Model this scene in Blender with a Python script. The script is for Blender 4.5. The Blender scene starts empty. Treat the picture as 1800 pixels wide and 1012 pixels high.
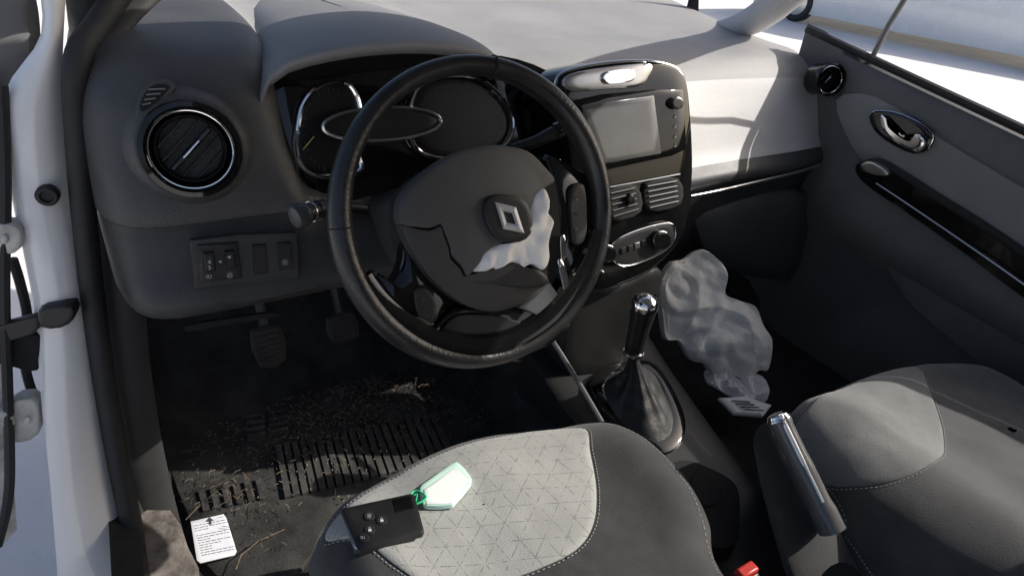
import bpy, math, random
from mathutils import Vector as V, Matrix, noise
random.seed(4)
C=bpy.context.scene.collection
# ---------------- camera ----------------
CX,CY,CZ,YAW,PIT,ROL,FL=-.3414,-.6012,.3168,.575,.5402,.0917,1107.
CAM=V((CX,CY,CZ))
F=V((math.sin(YAW)*math.cos(PIT),math.cos(YAW)*math.cos(PIT),-math.sin(PIT)))
R0=V((math.cos(YAW),-math.sin(YAW),0)); U0=R0.cross(F)
R=R0*math.cos(ROL)+U0*math.sin(ROL); U=U0*math.cos(ROL)-R0*math.sin(ROL)
def ray(u,v): return F+R*((u-900)/FL)+U*((506-v)/FL)
def W(u,v,x=None,y=None,z=None):
    d=ray(u,v)
    if x is not None: t=(x-CX)/d.x
    elif y is not None: t=(y-CY)/d.y
    else: t=(z-CZ)/d.z
    return CAM+d*t
def PL(u,v,pl,h=0):
    p,n=pl; d=ray(u,v); q=p+n*h
    return CAM+d*((q-CAM).dot(n)/d.dot(n))
cam=bpy.data.cameras.new('camera'); co=bpy.data.objects.new('camera',cam); C.objects.link(co)
M=Matrix(((R.x,U.x,-F.x,CX),(R.y,U.y,-F.y,CY),(R.z,U.z,-F.z,CZ),(0,0,0,1)))
co.matrix_world=M; cam.sensor_width=36; cam.lens=FL/1800*36; cam.clip_start=.01; cam.clip_end=2000
bpy.context.scene.camera=co
# ---------------- materials ----------------
def mat(name,col,rough=.5,metal=0,coat=0,bump=None,var=.0,vscale=8,dust=0,sheen=0,spec=.5,trans=0):
    m=bpy.data.materials.new(name); m.use_nodes=True; nt=m.node_tree; b=nt.nodes['Principled BSDF']
    b.inputs['Roughness'].default_value=rough; b.inputs['Metallic'].default_value=metal
    b.inputs['Coat Weight'].default_value=coat; b.inputs['Coat Roughness'].default_value=.05
    b.inputs['Specular IOR Level'].default_value=spec
    b.inputs['Sheen Weight'].default_value=sheen
    b.inputs['Base Color'].default_value=(*col,1)
    tc=nt.nodes.new('ShaderNodeTexCoord')
    if var or dust:
        n=nt.nodes.new('ShaderNodeTexNoise'); n.inputs['Scale'].default_value=vscale; n.inputs['Detail'].default_value=8; n.inputs['Roughness'].default_value=.65
        nt.links.new(tc.outputs['Object'],n.inputs['Vector'])
        r=nt.nodes.new('ShaderNodeValToRGB'); nt.links.new(n.outputs['Fac'],r.inputs['Fac'])
        r.color_ramp.elements[0].position=.35; r.color_ramp.elements[1].position=.7
        r.color_ramp.elements[0].color=(*[c*(1-var) for c in col],1)
        r.color_ramp.elements[1].color=(*[min(1,c*(1+var)+dust) for c in col],1)
        nt.links.new(r.outputs['Color'],b.inputs['Base Color'])
        if rough>.04:
            mr=nt.nodes.new('ShaderNodeMapRange'); nt.links.new(n.outputs['Fac'],mr.inputs['Value'])
            mr.inputs['To Min'].default_value=rough*.8; mr.inputs['To Max'].default_value=min(1,rough*1.25)
            nt.links.new(mr.outputs['Result'],b.inputs['Roughness'])
    if bump:
        kind,sc,st,dist=bump
        if kind=='voronoi':
            t=nt.nodes.new('ShaderNodeTexVoronoi'); t.inputs['Scale'].default_value=sc; o=t.outputs['Distance']
        else:
            t=nt.nodes.new('ShaderNodeTexNoise'); t.inputs['Scale'].default_value=sc; t.inputs['Detail'].default_value=4; o=t.outputs['Fac']
        nt.links.new(tc.outputs['Object'],t.inputs['Vector'])
        bp=nt.nodes.new('ShaderNodeBump'); bp.inputs['Strength'].default_value=st; bp.inputs['Distance'].default_value=dist
        nt.links.new(o,bp.inputs['Height']); nt.links.new(bp.outputs['Normal'],b.inputs['Normal'])
    return m
g=lambda v,w=0:(v*(1+w*.3),v,v*(1-w*.3))
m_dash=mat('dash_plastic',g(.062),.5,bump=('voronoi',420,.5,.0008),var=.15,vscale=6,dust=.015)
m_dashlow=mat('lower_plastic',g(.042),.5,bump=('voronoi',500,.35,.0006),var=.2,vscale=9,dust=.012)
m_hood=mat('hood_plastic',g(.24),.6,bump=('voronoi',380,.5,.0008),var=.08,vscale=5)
m_top=mat('sunlit_top_plastic',g(.30,.05),.6,bump=('voronoi',380,.4,.0006),var=.08,vscale=5,dust=.02)  # paler dash plastic, sunlight and haze put into the colour
m_pass=mat('sunlit_passenger_plastic',g(.42,.04),.5,bump=('voronoi',400,.4,.0006),var=.08,vscale=5,dust=.02)  # dash plastic lightened, the bright sun patch is in the colour
m_gloss=mat('piano_black',g(.006),.06,coat=.15,var=.2,vscale=20,dust=.002)
m_black=mat('black_plastic',g(.016),.4,bump=('noise',300,.2,.0005),var=.2,dust=.007)
m_matte=mat('matte_black',g(.012),.85,var=.3)
m_chrome=mat('chrome',g(.92),.10,1)
m_satin=mat('satin_metal',g(.6),.28,1)
m_leather=mat('rim_leather',g(.015),.32,bump=('voronoi',260,.35,.0007),var=.35,vscale=14,dust=.01)
m_boot=mat('boot_leather',g(.02),.48,bump=('noise',120,.5,.0015),var=.2)
m_pad=mat('airbag_cover_plastic',g(.065),.5,bump=('noise',500,.4,.0006),var=.12,vscale=10,dust=.01)
m_screen=mat('screen_glass',g(.12,.06),.16,coat=.4,var=.08,vscale=9,dust=.03)
m_dial=mat('dial_face',g(.01),.3,var=.3)
m_bag=mat('airbag_nylon',(.92,.91,.88),.75,bump=('noise',60,.3,.002),var=.06,vscale=25,sheen=.2)
m_bagd=mat('airbag_nylon_dusty',(.86,.84,.78),.85,bump=('noise',30,.7,.008),var=.1,vscale=15,sheen=.3)
m_fdark=mat('dark_fabric',g(.024),.9,bump=('noise',700,.7,.001),var=.3,vscale=15,dust=.015,sheen=.15)
m_fdark2=mat('hazed_dark_fabric',g(.045),.9,bump=('noise',700,.7,.001),var=.2,vscale=15,dust=.015,sheen=.3)  # paler copy of the dark fabric, haze put into the colour
m_carpet=mat('carpet',g(.02,.2),1,bump=('noise',500,1,.004),var=.5,vscale=14,dust=.02)
m_mat=mat('rubber_mat',(.022,.02,.017),.8,bump=('noise',200,.6,.002),var=.5,vscale=12,dust=.03)
m_rib=mat('rubber_ribs',(.04,.037,.033),.7,bump=('noise',200,.5,.002),var=.5,vscale=18,dust=.03)
m_paint=mat('white_paint',(.88,.88,.87),.25,coat=.7,var=.04,vscale=6)
m_paintd=mat('dirty_white_paint',(.55,.54,.5),.5,coat=.2,var=.45,vscale=22)
m_rubber=mat('seal_rubber',g(.017),.6,bump=('noise',200,.3,.001),var=.3,dust=.012)
m_scuff=mat('sill_plastic',(.12,.10,.08),.7,bump=('noise',90,.6,.003),var=.5,vscale=30,dust=.08)
m_paper=mat('paper',(.78,.79,.84),.7,bump=('noise',30,.2,.002))
m_ink=mat('ink',g(.05),.7)
m_mark=mat('white_marking',g(.65),.6)
m_tag=mat('clear_green_tag',(.68,.96,.80),.15,coat=.8)
m_tagp=mat('tag_paper',(.93,.97,.93),.6)
m_green=mat('green_cord',(.03,.45,.2),.4)
m_red=mat('buckle_red',(.5,.03,.02),.4)
m_thread=mat('stitch_thread',g(.4,.03),.8)
m_straw=mat('straw',(.22,.165,.11),.9,var=.5,vscale=60)
m_door=mat('door_plastic',g(.11,.03),.5,bump=('voronoi',400,.4,.0008),var=.12,vscale=5,dust=.02)
m_doorlight=mat('hazed_door_cloth',g(.24,.03),.8,bump=('noise',500,.4,.001),var=.1)  # lighter than the door plastic, haze put into the colour
m_ground=mat('concrete_ground',(.82,.80,.78),.9,bump=('noise',8,.4,.02),var=.08,vscale=1.5)
m_glassd=mat('tinted_glass',g(.05),.06,coat=.5)
m_housing=mat('mirror_grey',g(.16,.02),.5,var=.1)
m_liner=mat('headliner_cloth',g(.16,.04),.9,bump=('noise',400,.4,.001))
def trifab(name,base,line,k=24,wd=.045):
    m=mat(name,base,.85,bump=('noise',650,.6,.001),sheen=.25); nt=m.node_tree; b=nt.nodes['Principled BSDF']
    tc=nt.nodes.new('ShaderNodeTexCoord'); acc=None
    for a in (8,68,128):
        mp=nt.nodes.new('ShaderNodeVectorMath'); mp.operation='DOT_PRODUCT'
        mp.inputs[1].default_value=(math.cos(math.radians(a))*k,math.sin(math.radians(a))*k,0)
        nt.links.new(tc.outputs['Object'],mp.inputs[0])
        f=nt.nodes.new('ShaderNodeMath'); f.operation='FRACT'; nt.links.new(mp.outputs['Value'],f.inputs[0])
        l=nt.nodes.new('ShaderNodeMath'); l.operation='LESS_THAN'; l.inputs[1].default_value=wd; nt.links.new(f.outputs[0],l.inputs[0])
        if acc is None: acc=l
        else:
            mx=nt.nodes.new('ShaderNodeMath'); mx.operation='MAXIMUM'; nt.links.new(acc.outputs[0],mx.inputs[0]); nt.links.new(l.outputs[0],mx.inputs[1]); acc=mx
    n=nt.nodes.new('ShaderNodeTexNoise'); n.inputs['Scale'].default_value=140; nt.links.new(tc.outputs['Object'],n.inputs['Vector'])
    sr=nt.nodes.new('ShaderNodeMapRange'); sr.inputs['From Min'].default_value=.4; sr.inputs['From Max'].default_value=.6; nt.links.new(n.outputs['Fac'],sr.inputs['Value'])
    mu=nt.nodes.new('ShaderNodeMath'); mu.operation='MULTIPLY'; nt.links.new(acc.outputs[0],mu.inputs[0]); nt.links.new(sr.outputs['Result'],mu.inputs[1])
    n2=nt.nodes.new('ShaderNodeTexNoise'); n2.inputs['Scale'].default_value=9; n2.inputs['Detail'].default_value=6; nt.links.new(tc.outputs['Object'],n2.inputs['Vector'])
    r=nt.nodes.new('ShaderNodeValToRGB'); nt.links.new(n2.outputs['Fac'],r.inputs['Fac'])
    r.color_ramp.elements[0].position=.3; r.color_ramp.elements[0].color=(*[c*.82 for c in base],1); r.color_ramp.elements[1].position=.7; r.color_ramp.elements[1].color=(*[c*1.1 for c in base],1)
    mix=nt.nodes.new('ShaderNodeMix'); mix.data_type='RGBA'; nt.links.new(mu.outputs[0],mix.inputs[0]); nt.links.new(r.outputs['Color'],mix.inputs[6]); mix.inputs[7].default_value=(*line,1)
    nt.links.new(mix.outputs[2],b.inputs['Base Color']); return m
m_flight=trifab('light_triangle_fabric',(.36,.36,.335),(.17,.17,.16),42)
m_fmid=trifab('shaded_triangle_fabric',(.17,.17,.165),(.12,.12,.115),42)  # darker copy of the seat fabric, shade put into the colour
# ---------------- mesh helpers ----------------
def cr(pts,closed=False,n=6):
    pts=[V(p) for p in pts]; N=len(pts); out=[]
    rng=N if closed else N-1
    for i in range(rng):
        if closed: a,b,c,d=pts[(i-1)%N],pts[i],pts[(i+1)%N],pts[(i+2)%N]
        else: a,b,c,d=pts[max(i-1,0)],pts[i],pts[i+1],pts[min(i+2,N-1)]
        for k in range(n):
            t=k/n; out.append(.5*((2*b)+(c-a)*t+(2*a-5*b+4*c-d)*t*t+(3*b-a-3*c+d)*t**3))
    if not closed: out.append(pts[-1])
    return out
class MB:
    def __init__(s): s.v=[]; s.f=[]
    def add(s,vs,fs):
        o=len(s.v); s.v+=[V(p) for p in vs]; s.f+=[tuple(i+o for i in q) for q in fs]; return s
    def grid(s,rows,closed_u=False):
        n=len(rows[0]); vs=[p for r in rows for p in r]; fs=[]
        for i in range(len(rows)-1):
            for j in range(n if closed_u else n-1):
                k=(j+1)%n; fs.append((i*n+j,i*n+k,(i+1)*n+k,(i+1)*n+j))
        return s.add(vs,fs)
    def tube(s,pts,r,closed=False,n=10,caps=True):
        pts=[V(p) for p in pts]; N=len(pts); rows=[]; up=None
        for i,p in enumerate(pts):
            t=(pts[(i+1)%N]-pts[i-1]) if closed else (pts[min(i+1,N-1)]-pts[max(i-1,0)])
            t.normalize()
            if up is None: up=t.orthogonal().normalized()
            up=(up-t*up.dot(t)).normalized(); sd=t.cross(up)
            rr=r[i] if isinstance(r,(list,tuple)) else r
            rows.append([p+(up*math.cos(2*math.pi*k/n)+sd*math.sin(2*math.pi*k/n))*rr for k in range(n)])
        if closed: rows.append(rows[0])
        s.grid(rows,True)
        if not closed and caps:
            o=len(s.v)-len(rows)*n; s.f.append(tuple(o+k for k in range(n))[::-1]); s.f.append(tuple(len(s.v)-n+k for k in range(n)))
        return s
    def rings(s,outline,prof,nrm,c=None,fn=None):
        c=c or sum(outline,V())/len(outline); rows=[]
        for sc,h in prof:
            row=[c+(p-c)*sc+nrm*h for p in outline]
            if fn: row=[q+nrm*fn(q,sc) for q in row]
            rows.append(row)
        s.grid(rows,True)
        n=len(outline); o=len(s.v)-n; cc=sum(s.v[o:],V())/n; s.v.append(cc); k=len(s.v)-1
        for j in range(n): s.f.append((o+j,o+(j+1)%n,k))
        return s
    def box(s,c,dx,dy,dz,ax=None):
        X,Y,Z=ax or (V((1,0,0)),V((0,1,0)),V((0,0,1))); c=V(c)
        vs=[c+X*(a*dx/2)+Y*(b*dy/2)+Z*(e*dz/2) for a in(-1,1) for b in(-1,1) for e in(-1,1)]
        return s.add(vs,[(0,1,3,2),(4,6,7,5),(0,4,5,1),(2,3,7,6),(0,2,6,4),(1,5,7,3)])
    def build(s,name,m,parent=None,smooth=True,bevel=0,ang=40):
        import bmesh
        org=V(parent['org']) if parent is not None and 'org' in parent else V((0,0,0))
        me=bpy.data.meshes.new(name); me.from_pydata([p-org for p in s.v],[],s.f); me.update()
        bm=bmesh.new(); bm.from_mesh(me); bmesh.ops.remove_doubles(bm,verts=bm.verts,dist=1e-6); bmesh.ops.recalc_face_normals(bm,faces=bm.faces)
        bm.to_mesh(me); bm.free()
        me.materials.append(m); o=bpy.data.objects.new(name,me); C.objects.link(o)
        if parent is not None: o.parent=parent; o['org']=parent['org'] if 'org' in parent else (0,0,0)
        if smooth:
            me.shade_smooth()
            me.set_sharp_from_angle(angle=math.radians(ang))
        if bevel:
            md=o.modifiers.new('b','BEVEL'); md.width=bevel; md.segments=2; md.limit_method='ANGLE'
        return o
def thing(name,label,cat,loc,group=None):
    o=bpy.data.objects.new(name,None); o.empty_display_size=.05; C.objects.link(o); o.location=loc; o['org']=tuple(loc)
    o['label']=label; o['category']=cat
    if group:o['group']=group
    return o
def tag(o,label,cat,group=None):
    o['label']=label;o['category']=cat
    if group:o['group']=group
    return o
def slab(px,pl,h0,h1,rnd=.003,dome=0,sm=5,nz=0,nsc=20,mb=None,rings=4,ridge=False,fnx=None):
    n=pl[1]; P=[PL(u,v,pl,h1-rnd) for u,v in px]
    if sm: P=cr(P,True,sm)
    c=sum(P,V())/len(P); mr=sum((p-c).length for p in P)/len(P)
    i=rnd/mr; prof=[(1,h0-h1+rnd),(1,0),(1-.3*i,.7*rnd),(1-i,rnd)]
    for k in range(1,rings+1):
        s=(1-i)*(1-k/(rings+1)); prof.append((s,rnd+dome*(1-(s)**2)))
    fn=fnx
    if nz and not ridge: fn=lambda q,s: nz*(noise.noise(q*nsc)+.5*abs(noise.noise(q*nsc*2.3)))*min(1,(1-s)*6+.2)
    if nz and ridge:
        def fn(q,s):
            w_=V((noise.noise(q*nsc*.7),noise.noise(q*nsc*.7+V((7,3,1))),noise.noise(q*nsc*.7+V((2,9,5)))))*.06
            p=q+w_; r1=1-abs(noise.noise(p*nsc))*2.2; r2=1-abs(noise.noise(p*nsc*2.1+V((4,4,4))))*2
            return nz*(.6*r1+.35*r2-.4)*min(1,(1-s)*5+.25)
    mb=mb or MB(); return mb.rings(P,prof,n,fn=fn)
def ptube(px,pl,r,closed=False,h=0,sm=6,mb=None,n=8):
    P=[PL(u,v,pl,h) for u,v in px]
    if sm: P=cr(P,closed,sm)
    mb=mb or MB(); return mb.tube(P,r,closed,n)
def ell(cx,cy,rx,ry,rot=0,n=24):
    r=math.radians(rot); o=[]
    for k in range(n):
        a=2*math.pi*k/n; x=rx*math.cos(a); y=ry*math.sin(a)
        o.append((cx+x*math.cos(r)-y*math.sin(r),cy+x*math.sin(r)+y*math.cos(r)))
    return o
def text(name,body,u,v,pl,h,size,m,parent,rot=0,xdir=None):
    cu=bpy.data.curves.new(name,'FONT'); cu.body=body; cu.size=size; cu.align_x='CENTER'; cu.align_y='CENTER'; cu.extrude=.0001
    o=bpy.data.objects.new('tmp',cu); C.objects.link(o); dg=bpy.context.evaluated_depsgraph_get(); dg.update()
    me=bpy.data.meshes.new_from_object(o.evaluated_get(dg)); bpy.data.objects.remove(o)
    n=pl[1]; p=PL(u,v,pl,h); x=V(xdir or (1,0,0)); x=(x-n*x.dot(n)).normalized(); y=n.cross(x)
    c,s=math.cos(math.radians(rot)),math.sin(math.radians(rot)); x,y=x*c+y*s,y*c-x*s
    org=V(parent['org'])
    for vt in me.vertices: vt.co=p+x*vt.co.x+y*vt.co.y+n*vt.co.z-org
    me.materials.clear(); me.materials.append(m); q=bpy.data.objects.new(name,me); C.objects.link(q); q.parent=parent; q['org']=parent['org']; return q
def N(*a): return V(a).normalized()
def circ(c,n,r,k=40,x=None):
    x=(x or V((1,0,0))); x=(x-n*x.dot(n)).normalized(); y=n.cross(x)
    return [c+x*(r*math.cos(2*math.pi*i/k))+y*(r*math.sin(2*math.pi*i/k)) for i in range(k)]

# ---------------- sky, sun ----------------
w=bpy.data.worlds.new('World'); bpy.context.scene.world=w; w.use_nodes=True; nt=w.node_tree
L=V((.78,-.27,.56)).normalized(); el=math.asin(L.z); az=math.atan2(L.x,L.y)
sk=nt.nodes.new('ShaderNodeTexSky'); sk.sky_type='NISHITA'; sk.sun_disc=False; sk.sun_elevation=el; sk.sun_rotation=az; sk.dust_density=4; sk.air_density=.8
nt.links.new(sk.outputs[0],nt.nodes['Background'].inputs[0]); nt.nodes['Background'].inputs[1].default_value=.15
sl=bpy.data.lights.new('sun','SUN'); sl.energy=5; sl.angle=math.radians(.5); sl.color=(1,.96,.90)
so=bpy.data.objects.new('sun',sl); C.objects.link(so); so.rotation_euler=L.to_track_quat('Z','Y').to_euler()
sc=bpy.context.scene; sc.view_settings.view_transform='Standard'; sc.view_settings.look='None'; sc.view_settings.exposure=0

# ---------------- setting ----------------
o=MB().add([(-80,-80,-.95),(80,-80,-.95),(80,80,-.95),(-80,80,-.95)],[(0,1,2,3)]).build('ground',m_ground); o['kind']='structure'
rows=[]
for y,dz in [(-1.9,0),(-.3,0),(.3,0),(.45,.02),(.6,.16),(.75,.38),(.8,.55)]:
    row=[]
    for x,zz in [(-.49,-.5),(-.455,-.52),(-.44,-.61),(-.2,-.615),(.1,-.61),(.19,-.6),(.22,-.5),(.48,-.5),(.51,-.6),(.8,-.61),(1.05,-.6),(1.07,-.3)]:
        row.append(V((x,y,zz+dz)))
    rows.append(row)
o=MB().grid(rows).build('cabin_floor',m_carpet); o['kind']='structure'

# ---------------- dashboard ----------------
D=thing('dashboard','dark grey car dashboard with sunlit top running across behind the steering wheel','dashboard',(.35,.5,-.2))
st={-.405:[(1.0,.06),(.7,.08),(.45,.08),(.36,.05),(.32,.0),(.30,-.05),(.30,-.1),(.30,-.17),(.4,-.2)],
-.385:[(1.1,.09),(.7,.12),(.42,.12),(.31,.09),(.265,.03),(.235,-.045),(.23,-.1),(.21,-.165),(.32,-.2)],
-.34:[(1.2,.10),(.7,.14),(.38,.14),(.275,.11),(.235,.035),(.205,-.045),(.2,-.1),(.18,-.168),(.32,-.2)],
-.22:[(1.2,.12),(.7,.145),(.37,.145),(.265,.12),(.23,.04),(.20,-.045),(.195,-.1),(.175,-.168),(.32,-.2)],
-.17:[(1.2,.12),(.7,.14),(.40,.14),(.30,.11),(.25,.03),(.20,-.045),(.195,-.1),(.175,-.168),(.32,-.2)],
-.13:[(1.3,.13),(.7,.13),(.5,.12),(.42,.08),(.33,.0),(.23,-.05),(.195,-.1),(.175,-.168),(.32,-.2)],
.02:[(1.5,.15),(.7,.12),(.5,.11),(.42,.07),(.34,.0),(.24,-.08),(.19,-.11),(.17,-.17),(.32,-.22)],
.17:[(1.5,.16),(.7,.11),(.5,.10),(.40,.07),(.32,.0),(.25,-.08),(.21,-.12),(.19,-.2),(.32,-.25)],
.25:[(1.5,.17),(.7,.1),(.48,.09),(.36,.07),(.29,.0),(.25,-.08),(.22,-.14),(.19,-.25),(.3,-.35)],
.5:[(1.45,.18),(.7,.1),(.46,.09),(.37,.06),(.31,.0),(.27,-.08),(.23,-.135),(.25,-.2),(.3,-.35)],
.7:[(1.35,.18),(.7,.1),(.46,.09),(.38,.06),(.335,.0),(.285,-.08),(.24,-.135),(.26,-.18),(.32,-.38)],
.95:[(1.1,.16),(.6,.095),(.43,.085),(.37,.055),(.33,.0),(.285,-.08),(.24,-.135),(.26,-.18),(.32,-.38)],
1.06:[(.95,.14),(.55,.09),(.42,.08),(.36,.05),(.32,.0),(.285,-.08),(.25,-.135),(.27,-.18),(.33,-.38)]}
for x_ in st:
    p=st[x_]; y5,z5=p[5]; y6,z6=p[6]
    ins_=(y5+.016,z5-.007) if x_<-.1 else ((y5+y6)/2,(z5+z6)/2)
    st[x_]=p[:6]+[ins_]+p[6:]
xs=sorted(st); secs=[cr([V((x,y,z)) for y,z in st[x]],False,5) for x in xs]
cols=[cr([s[i] for s in secs],False,4) for i in range(len(secs[0]))]
k=17
MB().grid([c[:19] for c in cols[:k+1]]).build('shaded_top_pad',m_dash,D)  # left end of the top pad, kept darker to stand for shade
MB().grid([c[18:] for c in cols[:k+1]]).build('sunlit_top_pad',m_top,D)  # rest of the top pad, in the colour with painted sunlight
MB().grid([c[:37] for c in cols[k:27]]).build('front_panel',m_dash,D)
MB().grid([c[36:] for c in cols[k:31]]).build('passenger_panel',m_pass,D)  # split off to carry the painted sunlit colour
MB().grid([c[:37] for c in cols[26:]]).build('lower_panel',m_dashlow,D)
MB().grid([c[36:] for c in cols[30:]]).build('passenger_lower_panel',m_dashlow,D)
MB().tube([p+V((0,.003,-.001)) for p in cols[27][3:23]],.0022,n=6).build('panel_gap',m_matte,D)
rows=[]
for i in range(15):
    s=i/14; x=-.185+.335*s; arch=math.sin(math.pi*s)**.5
    zt=.112+.042*arch; row=[]
    for (y,dz) in [(.225,-.014),(.212,-.008),(.207,0),(.215,.006),(.26,.011),(.34,.012),(.5,.005),(.75,-.01),(1.0,-.03)]:
        row.append(V((x+ (y-.2)*(.10 if s<.5 else .02),y+(.03*(1-arch)),zt+dz)))
    rows.append(row)
rows.insert(0,[p+V((-.012,.01,-.03)) for p in rows[0]]); rows.append([p+V((.012,.01,-.04)) for p in rows[-1]])
rows=[cr(r,False,3) for r in rows]
MB().grid([[r[i] for r in rows] for i in range(len(rows[0]))]).build('instrument_hood',m_hood,D)
# instrument cluster
pc=(V((0,.235,.04)),N(0,-.95,.31))
ic=slab([(478,150),(540,140),(700,118),(880,98),(1000,150),(1030,230),(1010,280),(880,300),(700,330),(560,372),(520,350),(500,280)],pc,-.06,-.028,.004).build('instrument_cluster',m_gloss,D)
rl=[(523,225),(532,185),(556,155),(590,143),(614,150),(630,178),(634,220),(628,262),(632,300),(575,310),(545,303),(526,285),(519,255)]
slab(rl,pc,-.03,-.02,.002).build('dial_face',m_dial,ic)
rr=[(720,205),(728,168),(752,143),(800,133),(850,143),(888,178),(903,215),(892,250),(850,271),(790,279),(745,270),(724,245)]
slab(rr,pc,-.03,-.02,.002).build('dial_face',m_dial,ic)
ptube(rl,pc,.0036,True,-.012).build('dial_ring',m_chrome,ic)
ptube(rr,pc,.0028,True,-.012).build('dial_ring',m_chrome,ic)
ov=ell(671,218,104,29,-3)
slab(ov,pc,-.02,.0,.003).build('digital_display',m_dial,ic); ptube(ov,pc,.0024,True,.002).build('display_ring',m_satin,ic)
m_faint=mat('faint_marking',g(.12),.6)
for cx,cy,rx,ry,a0_,a1_,nn in [(812,206,80,62,150,390,24),(578,228,46,74,100,330,20)]:
    mb=MB()
    for j in range(nn):
        a=math.radians(a0_+(a1_-a0_)*j/(nn-1)); q=.92 if j%2 else .88
        mb.tube([PL(cx+rx*math.cos(a),cy+ry*math.sin(a),pc,-.017),PL(cx+rx*q*math.cos(a),cy+ry*q*math.sin(a),pc,-.017)],.0003,n=4)
    mb.build('dial_marking',m_faint,ic)
mb=MB(); mb.tube([PL(533,263,pc,-.016),PL(552,240,pc,-.016)],.0006,n=5); mb.build('needle',mat('needle_yellow',(.7,.62,.2),.5),ic)
# air vents
def vent(c,n,r,parent,name='air_vent'):
    v=MB()
    prof=[(r*.98,-.03),(r*1.0,0),(r*1.02,.012),(r*.98,.02),(r*.88,.021),(r*.80,.014),(r*.76,.004),(r*.74,-.015)]
    v.grid([[p for p in circ(c+n*h,n,rr_,48)] for rr_,h in prof],True)
    ve=v.build(name,m_gloss,parent)
    MB().tube(circ(c+n*.0145,n,r*.80,48),.0011,True,6).build('chrome_ring',m_chrome,ve)
    b=MB(); b.grid([[p for p in circ(c+n*h,n,rr_,40)] for rr_,h in [(r*.74,-.005),(r*.70,.002),(r*.66,.003),(r*.62,-.02),(r*.2,-.022),(.0005,-.022)]],True); b.build('vent_barrel',m_black,ve)
    x=V((1,0,0)); x=(x-n*x.dot(n)).normalized(); y=n.cross(x)
    a=math.radians(42); x,y=x*math.cos(a)+y*math.sin(a),y*math.cos(a)-x*math.sin(a)
    for k in (-2,-1,1,2):
        off=k*r*.24; hl=math.sqrt(max(0,(r*.62)**2-off*off))
        MB().box(c+y*off-n*.010,2*hl,.0016,.014,(x,y,n)).build('vane',m_black,ve)
    MB().box(c-n*.001,r*1.2,.007,.010,(x,y,n)).build('vane',m_gloss,ve,bevel=.002)
    MB().box(c+n*.006,r*.5,.003,.004,(x,y,n)).build('vane_tab',m_chrome,ve,bevel=.001)
    return ve
cv=W(336,262,y=.212); nv=N(-.05,-.96,.25)
MB().grid([circ(cv+nv*h,nv,r_,48) for r_,h in [(.074,-.03),(.067,-.010),(.060,.000),(.055,.002),(.052,-.006)]],True).build('vent_pod',m_dash,D)
vent(cv,nv,.056,D)
vent(W(1452,140,y=.29),N(-.35,-.9,.2),.036,D)
pd=(W(270,170,y=.236),N(-.1,-.9,.42))
df=slab([(240,202),(246,165),(266,143),(292,140),(308,152),(290,176),(264,200)],pd,-.03,.004,.002).build('side_outlet',m_dash,D)
slab([(246,194),(252,168),(270,150),(288,148),(298,154),(283,172),(262,191)],pd,-.0,.0052,.001).build('outlet_opening',m_matte,df)
mb=MB()
for q in (.15,.4,.65,.9):
    ptube([(248+q*14,190-q*36),(260+q*34,186-q*33)],pd,.0010,False,.0065,0,mb,5)
mb.build('outlet_slat',mat('slat_grey',g(.2),.4),df)
# switch panel
ps=(W(430,460,y=.180),N(0,-.97,.22))
sw=slab([(334,422),(420,412),(522,408),(526,490),(430,500),(342,506)],ps,-.01,.0025,.002,sm=0).build('switch_panel',m_dashlow,D)
def sbox(px,h0,h1,m,name,par,pl=ps,rnd=.0015): return slab(px,pl,h0,h1,rnd,sm=0).build(name,m,par)
sbox([(346,431),(418,425),(425,489),(352,496)],0,.006,m_black,'switch_block',sw)
sbox([(443,431),(466,429),(470,480),(447,483)],0,.006,m_black,'blank_switch',sw)
sbox([(487,427),(510,425),(514,471),(491,475)],0,.006,m_black,'rocker_switch',sw)
sbox([(357,444),(375,442),(379,476),(361,478)],.004,.011,m_black,'thumbwheel',sw,rnd=.003)
sbox([(394,441),(411,439),(414,472),(398,474)],.004,.011,m_black,'thumbwheel',sw,rnd=.003)
text('marking','4',368,461,ps,.0115,.008,m_mark,sw); text('marking','3',368,471,ps,.0115,.008,m_mark,sw)
def icon(u,v,pl,h,s,par,kind=0,m=None,th=.00035):
    mb=MB()
    if kind==0:
        ptube(ell(u,v,s*.45,s*.5,0,12),pl,th,True,h,0,mb,4)
        for k in (-.4,0,.4): ptube([(u-s*1.2,v+k*s),(u-s*.6,v+k*s)],pl,th,False,h,0,mb,4)
    elif kind==1:
        ptube(ell(u,v,s*.4,s*.4,0,10),pl,th,True,h,0,mb,4)
        for k in range(8):
            a=k*math.pi/4; ptube([(u+s*.6*math.cos(a),v+s*.6*math.sin(a)),(u+s*math.cos(a),v+s*math.sin(a))],pl,th,False,h,0,mb,4)
    elif kind==2:
        ptube(ell(u,v-s*.5,s*.35,s*.45,0,10),pl,th,True,h,0,mb,4)
        slab([(u-s*.6,v-s*.2),(u+s*.6,v-s*.2),(u+s*.6,v+s*.7),(u-s*.6,v+s*.7)],pl,h-.0005,h+.0003,.0001,sm=0,mb=mb)
    else:
        slab([(u-s,v),(u+s*.6,v-s*.7),(u+s*.6,v+s*.7)],pl,h-.0005,h+.0003,.0001,sm=0,mb=mb)
    return mb.build('symbol',m or m_mark,par)
icon(369,486,ps,.0065,6,sw,0); icon(404,484,ps,.0065,6,sw,1); icon(387,460,ps,.0065,4,sw,3); icon(501,461,ps,.0065,6,sw,1); icon(403,452,ps,.0115,4,sw,3)
slab([(330,572),(400,560),(480,549),(486,556),(400,570),(335,582)],(W(400,565,y=.176),N(0,-.95,.1)),-.004,.002,.001).build('coin_slot',m_matte,D)
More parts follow.
